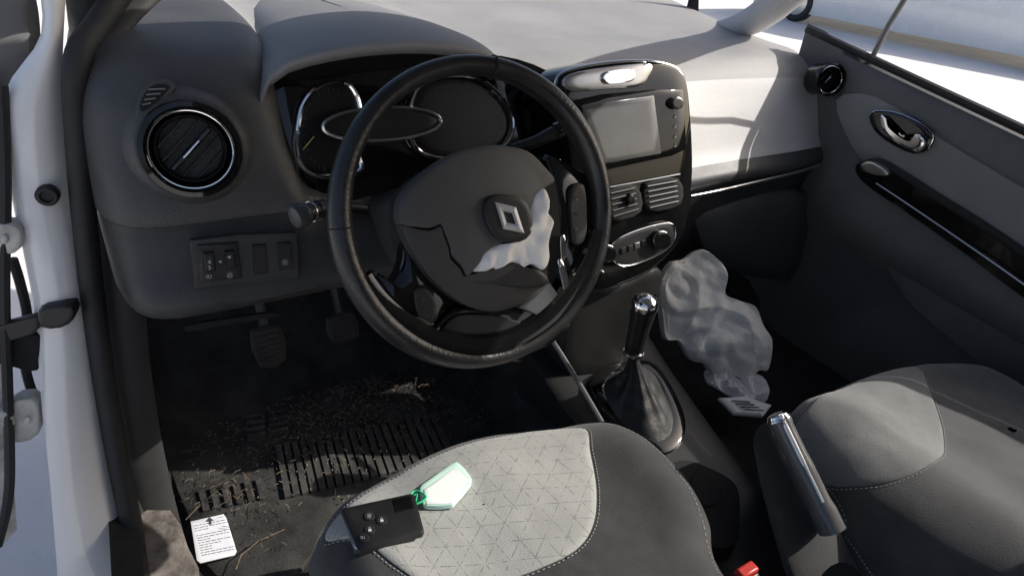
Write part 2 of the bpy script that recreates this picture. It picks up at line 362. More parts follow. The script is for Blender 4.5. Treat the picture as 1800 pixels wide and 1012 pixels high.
# steering column shroud
a0=V((0,.035,-.02)); a1=V((-.0,.22,-.10)); rows=[]
for t,wd,hu,hd in [(0,.045,.034,.05),(.12,.052,.038,.056),(.4,.058,.042,.064),(.75,.065,.045,.07),(1.1,.07,.05,.08)]:
    c=a0.lerp(a1,t); ay=N(0,.33,.94); row=[]
    for k in range(28):
        a=2*math.pi*k/28; cs,sn=math.cos(a),math.sin(a)
        px_=abs(cs)**.6*(1 if cs>0 else -1); py_=abs(sn)**.6*(1 if sn>0 else -1)
        row.append(c+V((px_*wd,0,0))+ay*(py_*(hu if sn>0 else hd)))
    rows.append(row)
col=MB(); col.grid(rows,True); col.f.append(tuple(range(28))); col.build('column_shroud',m_dashlow,D)

# centre stack
pk=(V((.35,.165,0)),N(-.03,-.967,.253))
so_=[(972,150),(985,128),(1040,113),(1110,106),(1170,111),(1200,133),(1210,200),(1214,300),(1205,385),(1185,432),(1140,475),(1085,500),(1040,505),(1010,440),(1000,300),(985,210)]
cs_=slab(so_,pk,-.1,-.004,.008).build('centre_stack',m_gloss,D)
ptube([(975,150),(988,129),(1040,115),(1110,108),(1170,113),(1198,134),(1209,200),(1213,300),(1204,385),(1184,432),(1140,474),(1085,499)],pk,.0028,False,-.008).build('chrome_edge',m_chrome,cs_)
slab([(990,142),(1010,128),(1070,118),(1130,112),(1146,116),(1140,134),(1122,152),(1060,158),(1000,160)],pk,-.004,.004,.003,.002).build('top_control_strip',m_satin,cs_)
slab([(1060,128),(1110,121),(1112,142),(1062,148)],pk,.002,.008,.002).build('hazard_button',m_chrome,cs_)
slab([(1006,178),(1060,166),(1150,157),(1200,158),(1206,262),(1180,274),(1060,300),(1042,295)],pk,-.006,.002,.002,sm=0).build('display_frame',m_gloss,cs_)
slab([(1022,187),(1149,168),(1162,270),(1060,288),(1046,250)],pk,.0,.0035,.001,sm=0).build('screen',m_screen,cs_)
slab(ell(1191,182,10,10),pk,0,.012,.002).build('volume_knob',m_black,cs_)
ptube(ell(1191,182,10,10),pk,.0008,True,.009).build('knob_ring',m_chrome,cs_)
for v in (205,222,240,256): icon(1187,v,pk,.003,4,cs_,2,m_faint)
for q,(pts) in enumerate([[(1070,335),(1118,326),(1126,372),(1076,386)],[(1135,323),(1192,314),(1196,358),(1140,370)]]):
    vb=slab(pts,pk,-.02,.004,.003,sm=3).build('centre_vent',m_matte,cs_)
    (x0,y0),(x1,y1),(x2,y2),(x3,y3)=pts; mb=MB()
    for k in range(5):
        f=(k+.5)/5; ptube([(x0+(x3-x0)*f+3,y0+(y3-y0)*f),(x1+(x2-x1)*f-3,y1+(y2-y1)*f)],pk,.0014,False,.006,0,mb,6)
    mb.build('vent_slats',m_black,cs_)
slab(ell(1108,350,7,10),pk,0,.012,.003).build('vent_wheel',m_gloss,cs_)
ch=[(1076,430),(1106,410),(1158,394),(1184,396),(1184,425),(1154,450),(1105,467),(1080,460)]
slab(ch,pk,-.006,.002,.002).build('climate_panel',m_black,cs_); ptube(ch,pk,.0016,True,.002).build('climate_ring',m_chrome,cs_)
for u,v,r in [(1068,446,15),(1164,422,15)]:
    slab(ell(u,v,r,r*1.05),pk,0,.016,.003).build('climate_knob',m_gloss,cs_); ptube(ell(u,v,r,r),pk,.0011,True,.013).build('knob_ring',m_chrome,cs_)
for k in range(5): slab([(1092+k*12,437-k*4.5),(1100+k*12,434-k*4.5),(1101+k*12,444-k*4.5),(1093+k*12,447-k*4.5)],pk,0,.005,.0008,sm=0).build('climate_button',m_satin if k==2 else m_black,cs_)
ptube([(1065,330),(1195,306)],pk,.0015,False,.0).build('trim_strip',m_satin,cs_)
for u,v,t in [(1000,300,'o'),(985,283,'A')]: text('marking',t,u,v,pk,-.002,.007,m_mark,cs_)
sl_=[(1010,500),(1090,495),(1150,468),(1160,500),(1110,560),(1085,640),(1030,660),(985,640),(990,560)]
slab(sl_,(V((.33,.13,-.3)),N(-.1,-.95,.2)),-.12,-.0,.01).build('lower_stack',m_black,D)
MB().tube(cr([W(u,v,y=.238) for u,v in [(1214,345),(1260,336),(1330,320),(1400,303),(1440,290)]],False,5),.004).build('trim_line',m_satin,D)
slab([(1215,365),(1290,345),(1370,330),(1420,340),(1462,380),(1470,430),(1440,470),(1380,490),(1300,480),(1240,450),(1215,400)],(V((.75,.27,-.25)),N(-.1,-.98,.1)),-.06,-.0,.02,.01).build('glovebox_lid',m_dash,D)

# ---------------- steering wheel ----------------
tl=.4124; nw=V((0,-math.cos(tl),math.sin(tl))); pw=(V((0,0,0)),nw)
SW=thing('steering_wheel','worn black leather steering wheel with burst airbag cover and glossy spokes','steering wheel',(0,0,0))
up=V((0,math.sin(tl),math.cos(tl))); X=V((1,0,0))
def wl(a,r,h=0): return (X*math.cos(a)+up*math.sin(a))*r+nw*h
rows=[]
for i in range(97):
    a=2*math.pi*i/96; rad=wl(a,1); th=.0137+.0018*math.cos(2*(a-math.radians(25)))
    rows.append([wl(a,.1735)+rad*(th*.92*math.cos(2*math.pi*k/20))+nw*(th*1.1*math.sin(2*math.pi*k/20)) for k in range(20)])
rim=MB().grid(rows,True).build('rim',m_leather,SW)
for a in (math.radians(78),math.radians(176)):
    rd=wl(a,1); MB().tube([wl(a,.1735)+rd*(.0135*math.cos(2*math.pi*k/24))+nw*(.0158*math.sin(2*math.pi*k/24)) for k in range(24)],.0010,True,6).build('seam',m_matte,rim)
rows=[]
for i in range(61):
    a=math.radians(195+150*i/60); e=min(1,min(i,60-i)/12)
    rows.append([wl(a,.173-.006*e,.0125),wl(a,.165-.008*e,.0135),wl(a,.156-.009*e,.010),wl(a,.152-.010*e,.001),wl(a,.154-.008*e,-.008),wl(a,.165,-.012)])
MB().grid(rows).build('rim_inlay',m_gloss,SW)
sp1=[(712,425),(700,470),(678,500),(655,475),(658,540),(690,590),(740,615),(780,600),(800,555),(800,515),(750,470)]
slab(sp1,pw,-.03,-.006,.010,.006).build('spoke',m_gloss,SW)
sp2=[(740,612),(780,560),(830,530),(900,530),(960,500),(1000,545),(995,580),(950,612),(880,634),(810,636)]
lsp=slab(sp2,pw,-.03,-.004,.010,.004).build('spoke',m_gloss,SW)
slab([(768,602),(782,570),(812,552),(880,556),(950,578),(975,586),(930,606),(870,620),(800,622)],pw,-.006,.002,.003).build('spoke_insert',m_black,lsp)
ptube([(752,612),(768,575),(800,548),(850,545)],pw,.0030,False,.001).build('spoke_edge',m_gloss,lsp)
sp3=[(955,270),(1000,290),(1045,320),(1062,380),(1055,450),(1030,520),(1000,560),(975,500),(960,450),(970,380),(960,320)]
rsp=slab(sp3,pw,-.03,-.006,.010,.004).build('spoke',m_gloss,SW)
slab([(908,540),(962,492),(1003,548),(990,572)],pw,-.01,.004,.002,sm=0).build('spoke_plate',mat('gloss_grey',g(.05),.15,coat=.6),rsp)
slab([(742,603),(758,598),(768,612),(748,618)],pw,-.005,.005,.002).build('chrome_tip',m_chrome,lsp)
slab([(980,465),(990,462),(1008,535),(1000,545)],pw,-.005,.007,.002).build('chrome_tip',m_chrome,rsp)
slab([(985,418),(993,416),(993,455),(987,458)],pw,-.005,.007,.001).build('chrome_tip',m_chrome,rsp)
lb=slab([(726,512),(748,505),(764,530),(760,572),(738,568)],pw,-.008,.004,.003).build('button_pad',m_black,SW)
bp=slab([(1003,330),(1025,325),(1030,370),(1028,420),(1008,428),(1002,380)],pw,-.008,.004,.003).build('button_pad',m_black,SW)
for v_,kd in ((350,2),(375,1),(402,3)): icon(1013,v_,pw,.0045,4,bp,kd,m_faint)
for u,v,t in [(745,527,'+'),(750,555,'-')]: text('marking',t,u,v,pw,.0045,.008,m_faint,lb)
# hub
hb=[(708,395),(718,340),(765,298),(825,268),(880,262),(935,276),(970,312),(984,380),(982,450),(970,500),(934,534),(870,550),(818,539),(766,507),(724,455)]
slab(hb,pw,-.06,-.002,.008,.002).build('hub',m_matte,SW)
def cover(px,c,h1,m,dm):
    P=cr([PL(u,v,pw,h1) for u,v in px],True,4); cc=PL(c[0],c[1],pw,h1); wc=PL(845,400,pw,h1)
    fn=lambda q,s: dm*(1-min(1,((q-wc).length/.105))**2)
    mb=MB(); mb.rings(P,[(1,-.02),(1,-.003),(.985,-.0006),(.965,0)]+[(.965*(1-k/9),0) for k in range(1,9)],nw,c=cc,fn=fn)
    return mb.build('airbag_cover',m,SW)
cvr=[(702,372),(708,345),(735,315),(780,280),(830,260),(880,255),(930,266),(962,296),(977,318),(955,332),(940,344),(925,380),(908,428),(886,424),(862,434),(846,446),(838,462),(829,474),(818,486),(808,468),(790,448),(786,430),(777,408),(770,394),(752,401),(728,399),(706,394)]
cover(cvr,(838,350),.010,m_pad,.010)
low=[(706,396),(728,401),(752,404),(769,397),(775,412),(783,434),(788,454),(805,472),(818,492),(850,484),(880,470),(905,466),(925,474),(948,480),(966,498),(940,525),(900,542),(862,548),(815,535),(765,498),(728,450)]
cover(low,(790,490),.0097,mat('lower_cover_plastic',g(.045,.02),.5,bump=('noise',500,.4,.0006),var=.12,vscale=10),.010)
slab([(818,494),(850,474),(900,460),(922,470),(948,474),(966,498),(930,505),(870,500)],pw,-.0,.016,.002,sm=2).build('torn_flap',m_black,SW)
bag=[(826,474),(836,452),(850,440),(868,430),(905,424),(922,395),(930,362),(942,340),(957,332),(966,350),(962,370),(972,392),(962,424),(966,452),(952,474),(934,464),(915,472),(905,462),(880,470),(850,478)]
def bfold(q,s):
    t=q.x*.8-q.z*.6; return (math.sin(t*190+noise.noise(q*22)*5)*.0028+noise.noise(q*38)*.006+noise.noise(q*80+V((3,1,2)))*.0022)*min(1,(1-s)*7+.4)
slab(bag,pw,-.01,.016,.004,.008,rings=18,sm=8,fnx=bfold).build('burst_airbag',m_bag,SW,ang=75)
bd=[(850,362),(862,344),(890,342),(918,350),(932,372),(936,400),(925,420),(900,427),(872,418),(854,392)]
bdo=slab(bd,pw,.005,.027,.003,sm=2).build('badge',m_black,SW)
def loz(f,c=(895,383)):
    pts=[(870,355),(907,364),(922,410),(884,402)]; return [(c[0]+(u-c[0])*f,c[1]+(v-c[1])*f) for u,v in pts]
mb=MB(); O=[PL(u,v,pw,.0278) for u,v in loz(1.0)]; I=[PL(u,v,pw,.0278) for u,v in loz(.42)]; Mi=[PL(u,v,pw,.032) for u,v in loz(.72)]
mb.grid([O,Mi,I],True); mb.build('emblem',mat('emblem_silver',g(.75),.35,.7),bdo,ang=10)
# stalks
ST=thing('indicator_stalk','black indicator stalk with ribbed grey end cap left of steering wheel','stalk',(-.12,.05,-.03))
Pn=[W(640,372,y=.075),W(600,368,y=.068),W(566,366,y=.06),W(540,374,y=.052),W(524,380,y=.048)]
MB().tube(Pn[:4],[.009,.0095,.010,.011],n=16).build('stalk_arm',m_black,ST)
MB().tube([Pn[3],Pn[3].lerp(Pn[4],.4),Pn[4],Pn[4]+(Pn[4]-Pn[3])*.4,Pn[4]+(Pn[4]-Pn[3])*.6],[.0115,.0135,.0135,.012,.006],n=20).build('end_cap',mat('cap_grey',g(.05),.45),ST)
for k in range(2):
    c=Pn[2].lerp(Pn[3],.3+.4*k); MB().tube([c,c+(Pn[3]-Pn[2]).normalized()*.0012],.0118,n=20).build('stalk_ring',m_satin if k==1 else m_black,ST)
S2=thing('wiper_stalk','black wiper stalk at upper right behind the steering wheel rim','stalk',(.12,.05,0))
MB().tube([W(900,262,y=.09),W(940,250,y=.085),W(985,228,y=.08)],[.007,.008,.010],n=14).build('stalk_arm',m_black,S2)
MB().tube([W(975,232,y=.08),W(988,226,y=.08)],.011,n=14).build('end_cap',m_gloss,S2)

# ---------------- seats ----------------
def seat(name,label,px,extra,ctr,zt,panel_px,m_panel,zout,loc,seams,mf):
    T=thing(name,label,'car seat',loc,)
    B=[W(u,v,z=zout) for u,v in px]+[V((x,y,zout)) for x,y in extra]
    B=cr(B,True,6); c=V((ctr[0],ctr[1],0))
    tab=sorted([(math.atan2(p.y-c.y,p.x-c.x),math.hypot(p.x-c.x,p.y-c.y)) for p in B])
    def rad(a):
        for i in range(len(tab)):
            a0,r0=tab[i]; a1,r1=tab[(i+1)%len(tab)]
            if i==len(tab)-1: a1+=2*math.pi
            aa=a+2*math.pi if (i==len(tab)-1 and a<a0) else a
            if a0<=aa<=a1: return r0+(r1-r0)*((aa-a0)/max(1e-6,a1-a0))
        return tab[0][1]
    hw=.25
    def H(x,y):
        dx,dy=x-c.x,y-c.y; q=math.hypot(dx,dy)/max(1e-4,rad(math.atan2(dy,dx))); q=min(q,1)
        z=zt-.010*q
        if q>.62: z-=.085*(1-math.sqrt(max(0,1-((q-.62)/.38)**2)))
        e=min(1,max(0,(abs(dx)/hw-.45)/.4)); z+=.022*e*e*(3-2*e)
        return z+.003*noise.noise(V((x*14,y*14,0)))+.0012*noise.noise(V((x*45,y*30,3)))
    rows=[]
    for s in [0.02]+[i/22 for i in range(1,23)]:
        rows.append([V((c.x+(p.x-c.x)*s,c.y+(p.y-c.y)*s,H(c.x+(p.x-c.x)*s,c.y+(p.y-c.y)*s))) for p in B])
    lo=[V((c.x+(p.x-c.x)*.97,c.y+(p.y-c.y)*.97,zt-.16)) for p in B]; lo2=[V((c.x+(p.x-c.x)*.9,c.y+(p.y-c.y)*.9,zt-.2)) for p in B]
    MB().grid(rows+[lo,lo2],True).build('cushion',mf,T)
    P=cr([W(u,v,z=zt-.01) for u,v in panel_px],True,6)
    pcn=sum(P,V())/len(P); rows=[]
    for s,dz in [(1,-.002),(1,.0015),(.985,.003)]+[(1-k/16,.0035) for k in range(1,16)]+[(.01,.0035)]:
        rows.append([V((pcn.x+(p.x-pcn.x)*s,pcn.y+(p.y-pcn.y)*s,0)) for p in P])
        rows[-1]=[V((p.x,p.y,H(p.x,p.y)+dz)) for p in rows[-1]]
    MB().grid(rows,True).build('centre_panel',m_panel,T)
    def dash(Q):
        mb=MB()
        for i in range(len(Q)-1):
            if i%2==0: mb.tube([Q[i],Q[i+1]],.00045,n=4)
        mb.build('stitching',m_thread,T)
    def res(Q,st_):
        Q2=[]
        for i in range(len(Q)-1):
            n=max(1,round((Q[i+1]-Q[i]).length/st_)); Q2+=[Q[i].lerp(Q[i+1],k/n) for k in range(n)]
        return Q2
    Q=[V((pcn.x+(p.x-pcn.x)*1.03,pcn.y+(p.y-pcn.y)*1.03,0)) for p in P]; Q=Q+[Q[0]]
    dash([V((p.x,p.y,H(p.x,p.y)+.001)) for p in res(Q,.0028)])
    for s_ in seams:
        S=res(cr([W(u,v,z=zt-.02) for u,v in s_],False,20),.0028); dash([V((p.x,p.y,H(p.x,p.y)+.0012)) for p in S])
    MB().box((c.x,c.y-.05,zt-.24),.34,.4,.1).build('seat_base',m_matte,T,bevel=.01)
    rows=[]
    for t in range(12):
        f=t/11; y=-.62-.16*f; z=zt-.05+.62*f; wd=.24-.05*f; th=.05
        rows.append([V((c.x+wd*math.copysign(abs(math.cos(a))**.5,math.cos(a)),y+th*math.copysign(abs(math.sin(a))**.7,math.sin(a)),z)) for a in [2*math.pi*k/32 for k in range(32)]])
    b=MB().grid(rows,True); b.f.append(tuple(len(b.v)-32+k for k in range(32)))
    if name=='passenger_seat': b.build('backrest',mf,T)
    return T,H
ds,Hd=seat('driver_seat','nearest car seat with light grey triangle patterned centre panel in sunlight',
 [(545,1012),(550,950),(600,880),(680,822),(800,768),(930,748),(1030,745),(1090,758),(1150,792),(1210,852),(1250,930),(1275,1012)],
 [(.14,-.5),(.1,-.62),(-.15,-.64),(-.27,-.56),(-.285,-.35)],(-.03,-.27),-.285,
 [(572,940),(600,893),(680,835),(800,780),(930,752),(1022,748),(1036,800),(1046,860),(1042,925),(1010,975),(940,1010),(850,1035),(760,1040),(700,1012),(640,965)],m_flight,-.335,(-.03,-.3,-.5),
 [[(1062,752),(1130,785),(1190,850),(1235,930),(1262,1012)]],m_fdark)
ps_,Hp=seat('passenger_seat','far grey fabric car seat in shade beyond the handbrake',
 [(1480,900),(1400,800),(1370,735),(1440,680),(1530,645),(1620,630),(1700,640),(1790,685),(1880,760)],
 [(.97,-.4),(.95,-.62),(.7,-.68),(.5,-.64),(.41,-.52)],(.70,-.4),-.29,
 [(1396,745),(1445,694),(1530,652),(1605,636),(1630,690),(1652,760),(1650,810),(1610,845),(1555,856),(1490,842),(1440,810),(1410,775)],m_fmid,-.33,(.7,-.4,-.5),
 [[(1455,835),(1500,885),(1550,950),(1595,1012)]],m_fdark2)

# ---------------- centre console, gear lever, handbrake ----------------
CC=thing('centre_console','black centre console between the seats with glossy gear surround','console',(.35,-.1,-.5))
rows=[]
for y,z,w0,w1 in [(.2,-.40,.22,.5),(.08,-.44,.225,.49),(-.08,-.47,.24,.47),(-.2,-.49,.25,.46),(-.5,-.48,.26,.45),(-.6,-.48,.26,.45)]:
    rows.append(cr([V((w0-.01,y,-.62)),V((w0,y,z-.03)),V((w0+.015,y,z)),V(((w0+w1)/2,y,z+.004)),V((w1-.015,y,z)),V((w1,y,z-.03)),V((w1+.01,y,-.62))],False,4))
MB().grid(rows).build('console_body',m_black,CC)
MB().tube(cr([W(u,v,x=.235) for u,v in [(972,600),(1010,660),(1058,742)]],False,6),.0045,n=8).build('side_trim',mat('trim_grey',g(.12),.4),CC)
pg=(V((.35,-.02,-.455)),N(0,-.25,.97))
fr=[(1035,668),(1060,648),(1110,635),(1150,640),(1180,680),(1203,735),(1200,775),(1170,800),(1130,790),(1080,745),(1045,705)]
slab(fr,pg,-.03,.012,.008).build('gear_surround',m_gloss,CC)
slab([(1165,830),(1190,812),(1225,815),(1290,850),(1300,900),(1290,960),(1240,960),(1200,900)],(V((.33,-.25,-.47)),N(0,0,1)),-.04,.01,.006).build('cup_holder',m_matte,CC)
slab([(1215,835),(1240,828),(1262,850),(1268,880),(1240,890),(1220,870)],(V((.33,-.25,-.47)),N(0,0,1)),-.01,.012,.001).build('holder_rim',m_matte,CC)
GL=thing('gear_lever','gear lever with black grip, chrome cap and pleated leather gaiter','gear lever',(.34,-.01,-.44))
kt=W(1135,527,x=.34); kb=W(1113,622,x=.33)
base=[PL(u,v,pg,.01) for u,v in [(1060,680),(1085,655),(1120,648),(1150,655),(1172,690),(1185,735),(1180,765),(1155,780),(1110,760),(1075,722)]]
base=cr(base,True,6); cb=sum(base,V())/len(base); rows=[]
NB=len(base)
for t in range(25):
    f=t/24; cc=cb.lerp(kb,f); s=1-.86*math.sin(f*math.pi/2)**.95
    rows.append([cc+(p-cb)*s*(1+.10*math.sin(j*2*math.pi/NB*7+f*3)*math.sin(math.pi*f)+.03*math.sin(f*30+j*.1)*math.sin(math.pi*f)) for j,p in enumerate(base)])
MB().grid(rows,True).build('gaiter',m_boot,GL,ang=80)
ax=(kt-kb); MB().tube([kb-ax*.05,kb+ax*.05,kb+ax*.2,kb+ax*.5,kb+ax*.75,kb+ax*.88],[.012,.0165,.017,.0185,.021,.022],n=20).build('grip',m_leather,GL)
MB().tube([kb+ax*.0,kb+ax*.05],.0185,n=20).build('collar',m_satin,GL)
pr=[(.84,.0225),(.9,.0235),(.98,.0225),(1.04,.019),(1.08,.012),(1.1,.004)]
MB().tube([kb+ax*a for a,_ in pr],[r for _,r in pr],n=24).build('chrome_cap',m_chrome,GL)
HB=thing('handbrake','long handbrake lever with grey grip and chrome release button','handbrake',(.3,-.35,-.42))
h0=W(1368,734,x=.30); h1=W(1450,905,x=.31); a=h1-h0
MB().tube(cr([h0,h0+a*.1,h0+a*.5,h0+a*.95,h1+a*.15],False,4),[.0150]*4+[.0140]*4+[.0150]*4+[.017]*5,n=20).build('grip',mat('handbrake_grip',g(.10),.24,bump=('voronoi',300,.2,.0004),var=.1,coat=.5),HB)
MB().tube([h0-a*.045,h0-a*.03,h0+a*.02],[.009,.013,.0157],n=20).build('chrome_button',m_chrome,HB)
topo=[h0+a*t+V((-.006,0,.0132)) for t in (.04,.3,.6,.92)]
MB().tube(topo,.0042,n=10).build('top_sun_streak',mat('sun_streak',g(.75),.25,.6),HB)  # sun streak along the grip, modelled as a pale strip
rows=[]
for t,rx,rz in [(.02,.026,.026),(.3,.038,.038),(.65,.048,.047),(1.0,.055,.057),(1.7,.060,.07)]:
    c=h0+a*t+V((-.008,.0,-.034-.012*t)); rows.append([c+V((math.cos(q)*rx,math.sin(q)*rz*.5,math.sin(q)*rz*.8)) for q in [2*math.pi*k/24 for k in range(24)]])
b=MB().grid(rows,True); b.f.append(tuple(range(24))); b.build('boot',m_fdark,HB)
BU=thing('seat_belt_buckle','black seat belt buckle with red release button beside nearest seat','buckle',(.2,-.4,-.4))
q=W(1312,1004,z=-.33); MB().box(q+V((0,0,-.035)),.035,.02,.06).build('buckle_body',m_black,BU,bevel=.004); MB().box(q,.028,.014,.012).build('release_button',m_red,BU,bevel=.003)

# ---------------- pedals, mat, debris ----------------
def pedal(name,label,px,y,top):
    T=thing(name,label,'pedal',W(px[0][0],px[0][1],y=y)); pl=(W(*px[0],y=y),N(0,-.85,.5))
    pd_=slab(px,pl,-.012,0,.003,sm=2).build('pedal_pad',m_mat,T); mb=MB()
    for k in range(6):
        f=(k+.6)/6.6; A=(px[0][0]+(px[3][0]-px[0][0])*f+4,px[0][1]+(px[3][1]-px[0][1])*f); B=(px[1][0]+(px[2][0]-px[1][0])*f-4,px[1][1]+(px[2][1]-px[1][1])*f)
        ptube([A,B],pl,.0022,False,.001,0,mb,6)
    mb.build('pad_rib',m_rib,pd_)
    c=PL((px[0][0]+px[1][0])/2,(px[0][1]+px[1][1])/2,pl,-.01); MB().tube([c,c+V((0,.06,.12)),c+V((0,.1,.25))],.009,n=8).build('pedal_arm',m_black,T)
pedal('clutch_pedal','ribbed rubber clutch pedal, left one of the two pedals',[(440,582),(492,572),(503,632),(458,645)],.42,0)
pedal('brake_pedal','ribbed rubber brake pedal, right one of the two pedals',[(575,560),(622,548),(630,592),(586,602)],.42,0)
FM=thing('floor_mat','black ribbed rubber floor mat covered in dry straw below the pedals','floor mat',(-.15,.2,-.6))
pm=(V((-.1,.2,-.605)),N(0,0,1))
slab([(330,905),(300,780),(400,660),(560,620),(760,640),(860,700),(830,820),(600,900),(520,1012),(380,1012)],pm,-.005,.005,.003,sm=3).build('mat_sheet',m_mat,FM)
mb=MB()
for k in range(20):
    f=k/19; u0=488+f*270; v0=782-f*54; u1=504+f*290; v1=874-f*68
    slab([(u0-4,v0),(u0+6,v0-2),(u1+8,v1-3),(u1-3,v1)],pm,.004,.012,.002,sm=0,mb=mb)
for r_ in range(2):
    for k in range(10):
        f=k/9; u0=424+r_*40+f*10; v0=664+f*100-r_*8
        slab([(u0,v0),(u0+33,v0-6),(u0+34,v0-1),(u0+1,v0+5)],pm,.004,.015,.001,sm=0,mb=mb)
for k in range(6):
    f=k/5; u0=352+f*100; v0=862-f*20
    slab([(u0-4,v0),(u0+6,v0-2),(u0+16,v0+34),(u0+5,v0+36)],pm,.004,.010,.002,sm=0,mb=mb)
mb.build('heel_pad',m_rib,FM)
mb=MB()
zones=[((640,690),(150,60),480),((480,760),(150,110),220),((400,860),(90,60),110),((700,760),(120,70),90),((560,640),(100,40),100),((470,930),(80,40),20)]
for (cu,cv_),(su,sv),n in zones:
    for _ in range(n):
        u=random.gauss(cu,su*.5); v=random.gauss(cv_,sv*.5); p=W(u,v,z=-.588+random.random()*.008)
        if p.y>.46 or p.y<-.0: continue
        a=random.random()*math.pi; l=random.uniform(.002,.011)*(1.9 if random.random()<.08 else .6)
        d=V((math.cos(a),math.sin(a),random.uniform(-.15,.15)))*l
        mb.tube([p-d,p+V((0,0,.001)),p+d],random.uniform(.0003,.0008),n=3,caps=False)
for _ in range(900):
    u=random.gauss(600,130); v=random.gauss(710,60); p=W(u,v,z=-.596+random.random()*.004)
    if p.y>.46 or p.y<0: continue
    s=random.uniform(.001,.0028); mb.add([p+V((s,0,0)),p+V((-s*.5,s,0)),p+V((-s*.5,-s,0)),p+V((0,0,s))],[(0,1,3),(1,2,3),(2,0,3)])
o=mb.build('dry_straw',m_straw); o['kind']='stuff'; tag(o,'dry straw and grit scattered over the floor mat','straw')
mb=MB(); mb.tube([W(u,v,z=-.585) for u,v in [(415,1000),(424,975),(455,950),(500,930)]],.0008,n=4); tag(mb.build('grass_stem',m_straw),'single dry bent stem beside the paper label on floor','stem')
TL=thing('paper_label','white printed card label with arrow lying at edge of the floor mat','label',W(375,945,z=-.59))
pt=(W(375,945,z=-.588),N(.05,-.1,1))
slab([(335,916),(393,903),(398,910),(416,968),(412,975),(352,989),(346,984)],pt,-.001,.0005,.0003,sm=0).build('card',m_paper,TL)
slab([(368,908),(376,914),(371,914),(372,921),(367,921),(367,915),(361,916)],pt,.0,.001,.0001,sm=0).build('arrow',m_ink,TL)
mb=MB(); random.seed(9)
for k in range(13):
    if k in (3,): continue
    v0=924+k*4.3; u=341+k*1.1; end=u+random.choice([22,38,48,56,60])
    while u<end:
        l=random.uniform(3,10); l=min(l,end-u+1); vv=v0-(u-341-k*1.1)*.2
        ptube([(u,vv),(u+l,vv-l*.2)],pt,.0006,False,.0006,0,mb,4); u+=l+1.8
mb.build('printed_lines',m_ink,TL)

# ---------------- key card and tag on the seat ----------------
pc0=W(668,915,z=-.283); pkk=(V((pc0.x,pc0.y,Hd(pc0.x,pc0.y)+.004)),N(-.04,.10,1))
KC=thing('key_card','black plastic key card with four round buttons lying on the light seat','key card',pkk[0])
slab([(600,897),(606,893),(722,868),(729,871),(745,930),(741,936),(634,969),(626,966)],pkk,-.002,.006,.0015,sm=0).build('card_body',m_black,KC)
slab([(598,901),(600,897),(628,965),(622,962)],pkk,-.002,.0065,.001,sm=0).build('card_edge',m_satin,KC)
for (u,v,kd) in [(649,906,1),(671,913,2),(650,930,2),(639,944,0)]:
    slab(ell(u,v,9.5,8.5),pkk,.004,.0072,.0006,sm=0).build('card_button',m_matte,KC); icon(u,v,pkk,.0076,4.5,KC,kd,m_mark,.0002)
slab([(690,878),(722,871),(728,892),(696,900)],pkk,.005,.0068,.0006,sm=0).build('card_logo_plate',m_gloss,KC)
q0=W(775,855,z=-.283); pkt=(V((q0.x,q0.y,Hd(q0.x,q0.y)+.006)),N(.0,.12,1))
KT=thing('key_tag','clear green plastic key tag with pale paper insert on the light seat','key tag',pkt[0])
slab([(738,858),(752,845),(795,815),(808,815),(826,836),(827,850),(800,882),(790,888),(752,890),(742,882)],pkt,-.002,.004,.0015,sm=2).build('tag_body',m_tag,KT)
slab([(745,860),(800,821),(822,843),(794,884),(750,886)],pkt,.003,.0048,.0004,sm=0).build('paper_insert',m_tagp,KT)
mb=MB(); ptube([(745,868),(730,862),(720,872),(722,886),(735,884),(748,876)],pkt,.0014,True,.006,5,mb,6)
ptube([(722,876),(733,868),(728,888)],pkt,.001,True,.009,5,mb,6); mb.build('cord_loop',m_green,KT)
ptube([(722,873),(712,878),(708,890),(718,892),(724,882)],pkt,.0008,True,.008,5).build('split_ring',m_satin,KT)

# ---------------- passenger footwell: deflated airbag, papers ----------------
pa=(W(1250,560,y=.12),N(-.45,-.7,.5))
def folds(q,s):
    t=q.x*.9+q.y*.3; wz=noise.noise(q*7)*1.6
    def sharp(x): return 1-2*abs(math.sin(x))
    f=sharp(t*32+wz*2+q.z*9)*.007+sharp(t*60-wz*3-q.z*22)*.0035+noise.noise(q*8)*.035+(abs(noise.noise(q*18))-.25)*.022+noise.noise(q*45)*.004
    return f*min(1,(1-s)*6+.3)
tag(slab([(1165,560),(1160,500),(1180,462),(1205,455),(1235,438),(1262,455),(1276,475),(1276,515),(1300,528),(1330,540),(1345,575),(1358,600),(1352,648),(1335,652),(1315,672),(1290,660),(1262,664),(1240,640),(1215,632),(1195,600),(1172,596)],pa,-.02,.02,.008,.02,rings=48,sm=14,fnx=folds).build('deflated_airbag',m_bagd,ang=70),'deflated cream airbag cloth slumped in the passenger footwell','airbag')
for i,(px,lab) in enumerate([([(1238,652),(1262,645),(1300,672),(1330,690),(1318,706),(1275,690),(1245,672)],'crumpled white paper scrap just below the deflated airbag'),([(1262,700),(1310,698),(1356,712),(1340,732),(1290,728)],'folded white leaflet in passenger footwell left of passenger seat'),([(1300,668),(1330,655),(1352,680),(1345,705),(1318,700)],'crumpled white tissue between the deflated airbag and passenger seat')]):
    pz=(W(*px[0],z=-.50),N(-.2,-.1,1))
    ob=slab(px,pz,-.003,.003,.001,.001,nz=.015 if i==1 else .035,nsc=26,rings=9,sm=0 if i==1 else 3,ridge=True).build('paper_scrap' if i<2 else 'tissue',mat('crumpled_paper',(.85,.85,.85),.8),smooth=True,ang=25); tag(ob,lab,'paper')
    if i==1:
        mb=MB()
        for r in range(4): ptube([(1285+r*8,704+r*5),(1318+r*8,706+r*5)],pz,.0012,False,.012,0,mb,4)
        mb.build('printed_lines',m_ink,ob)

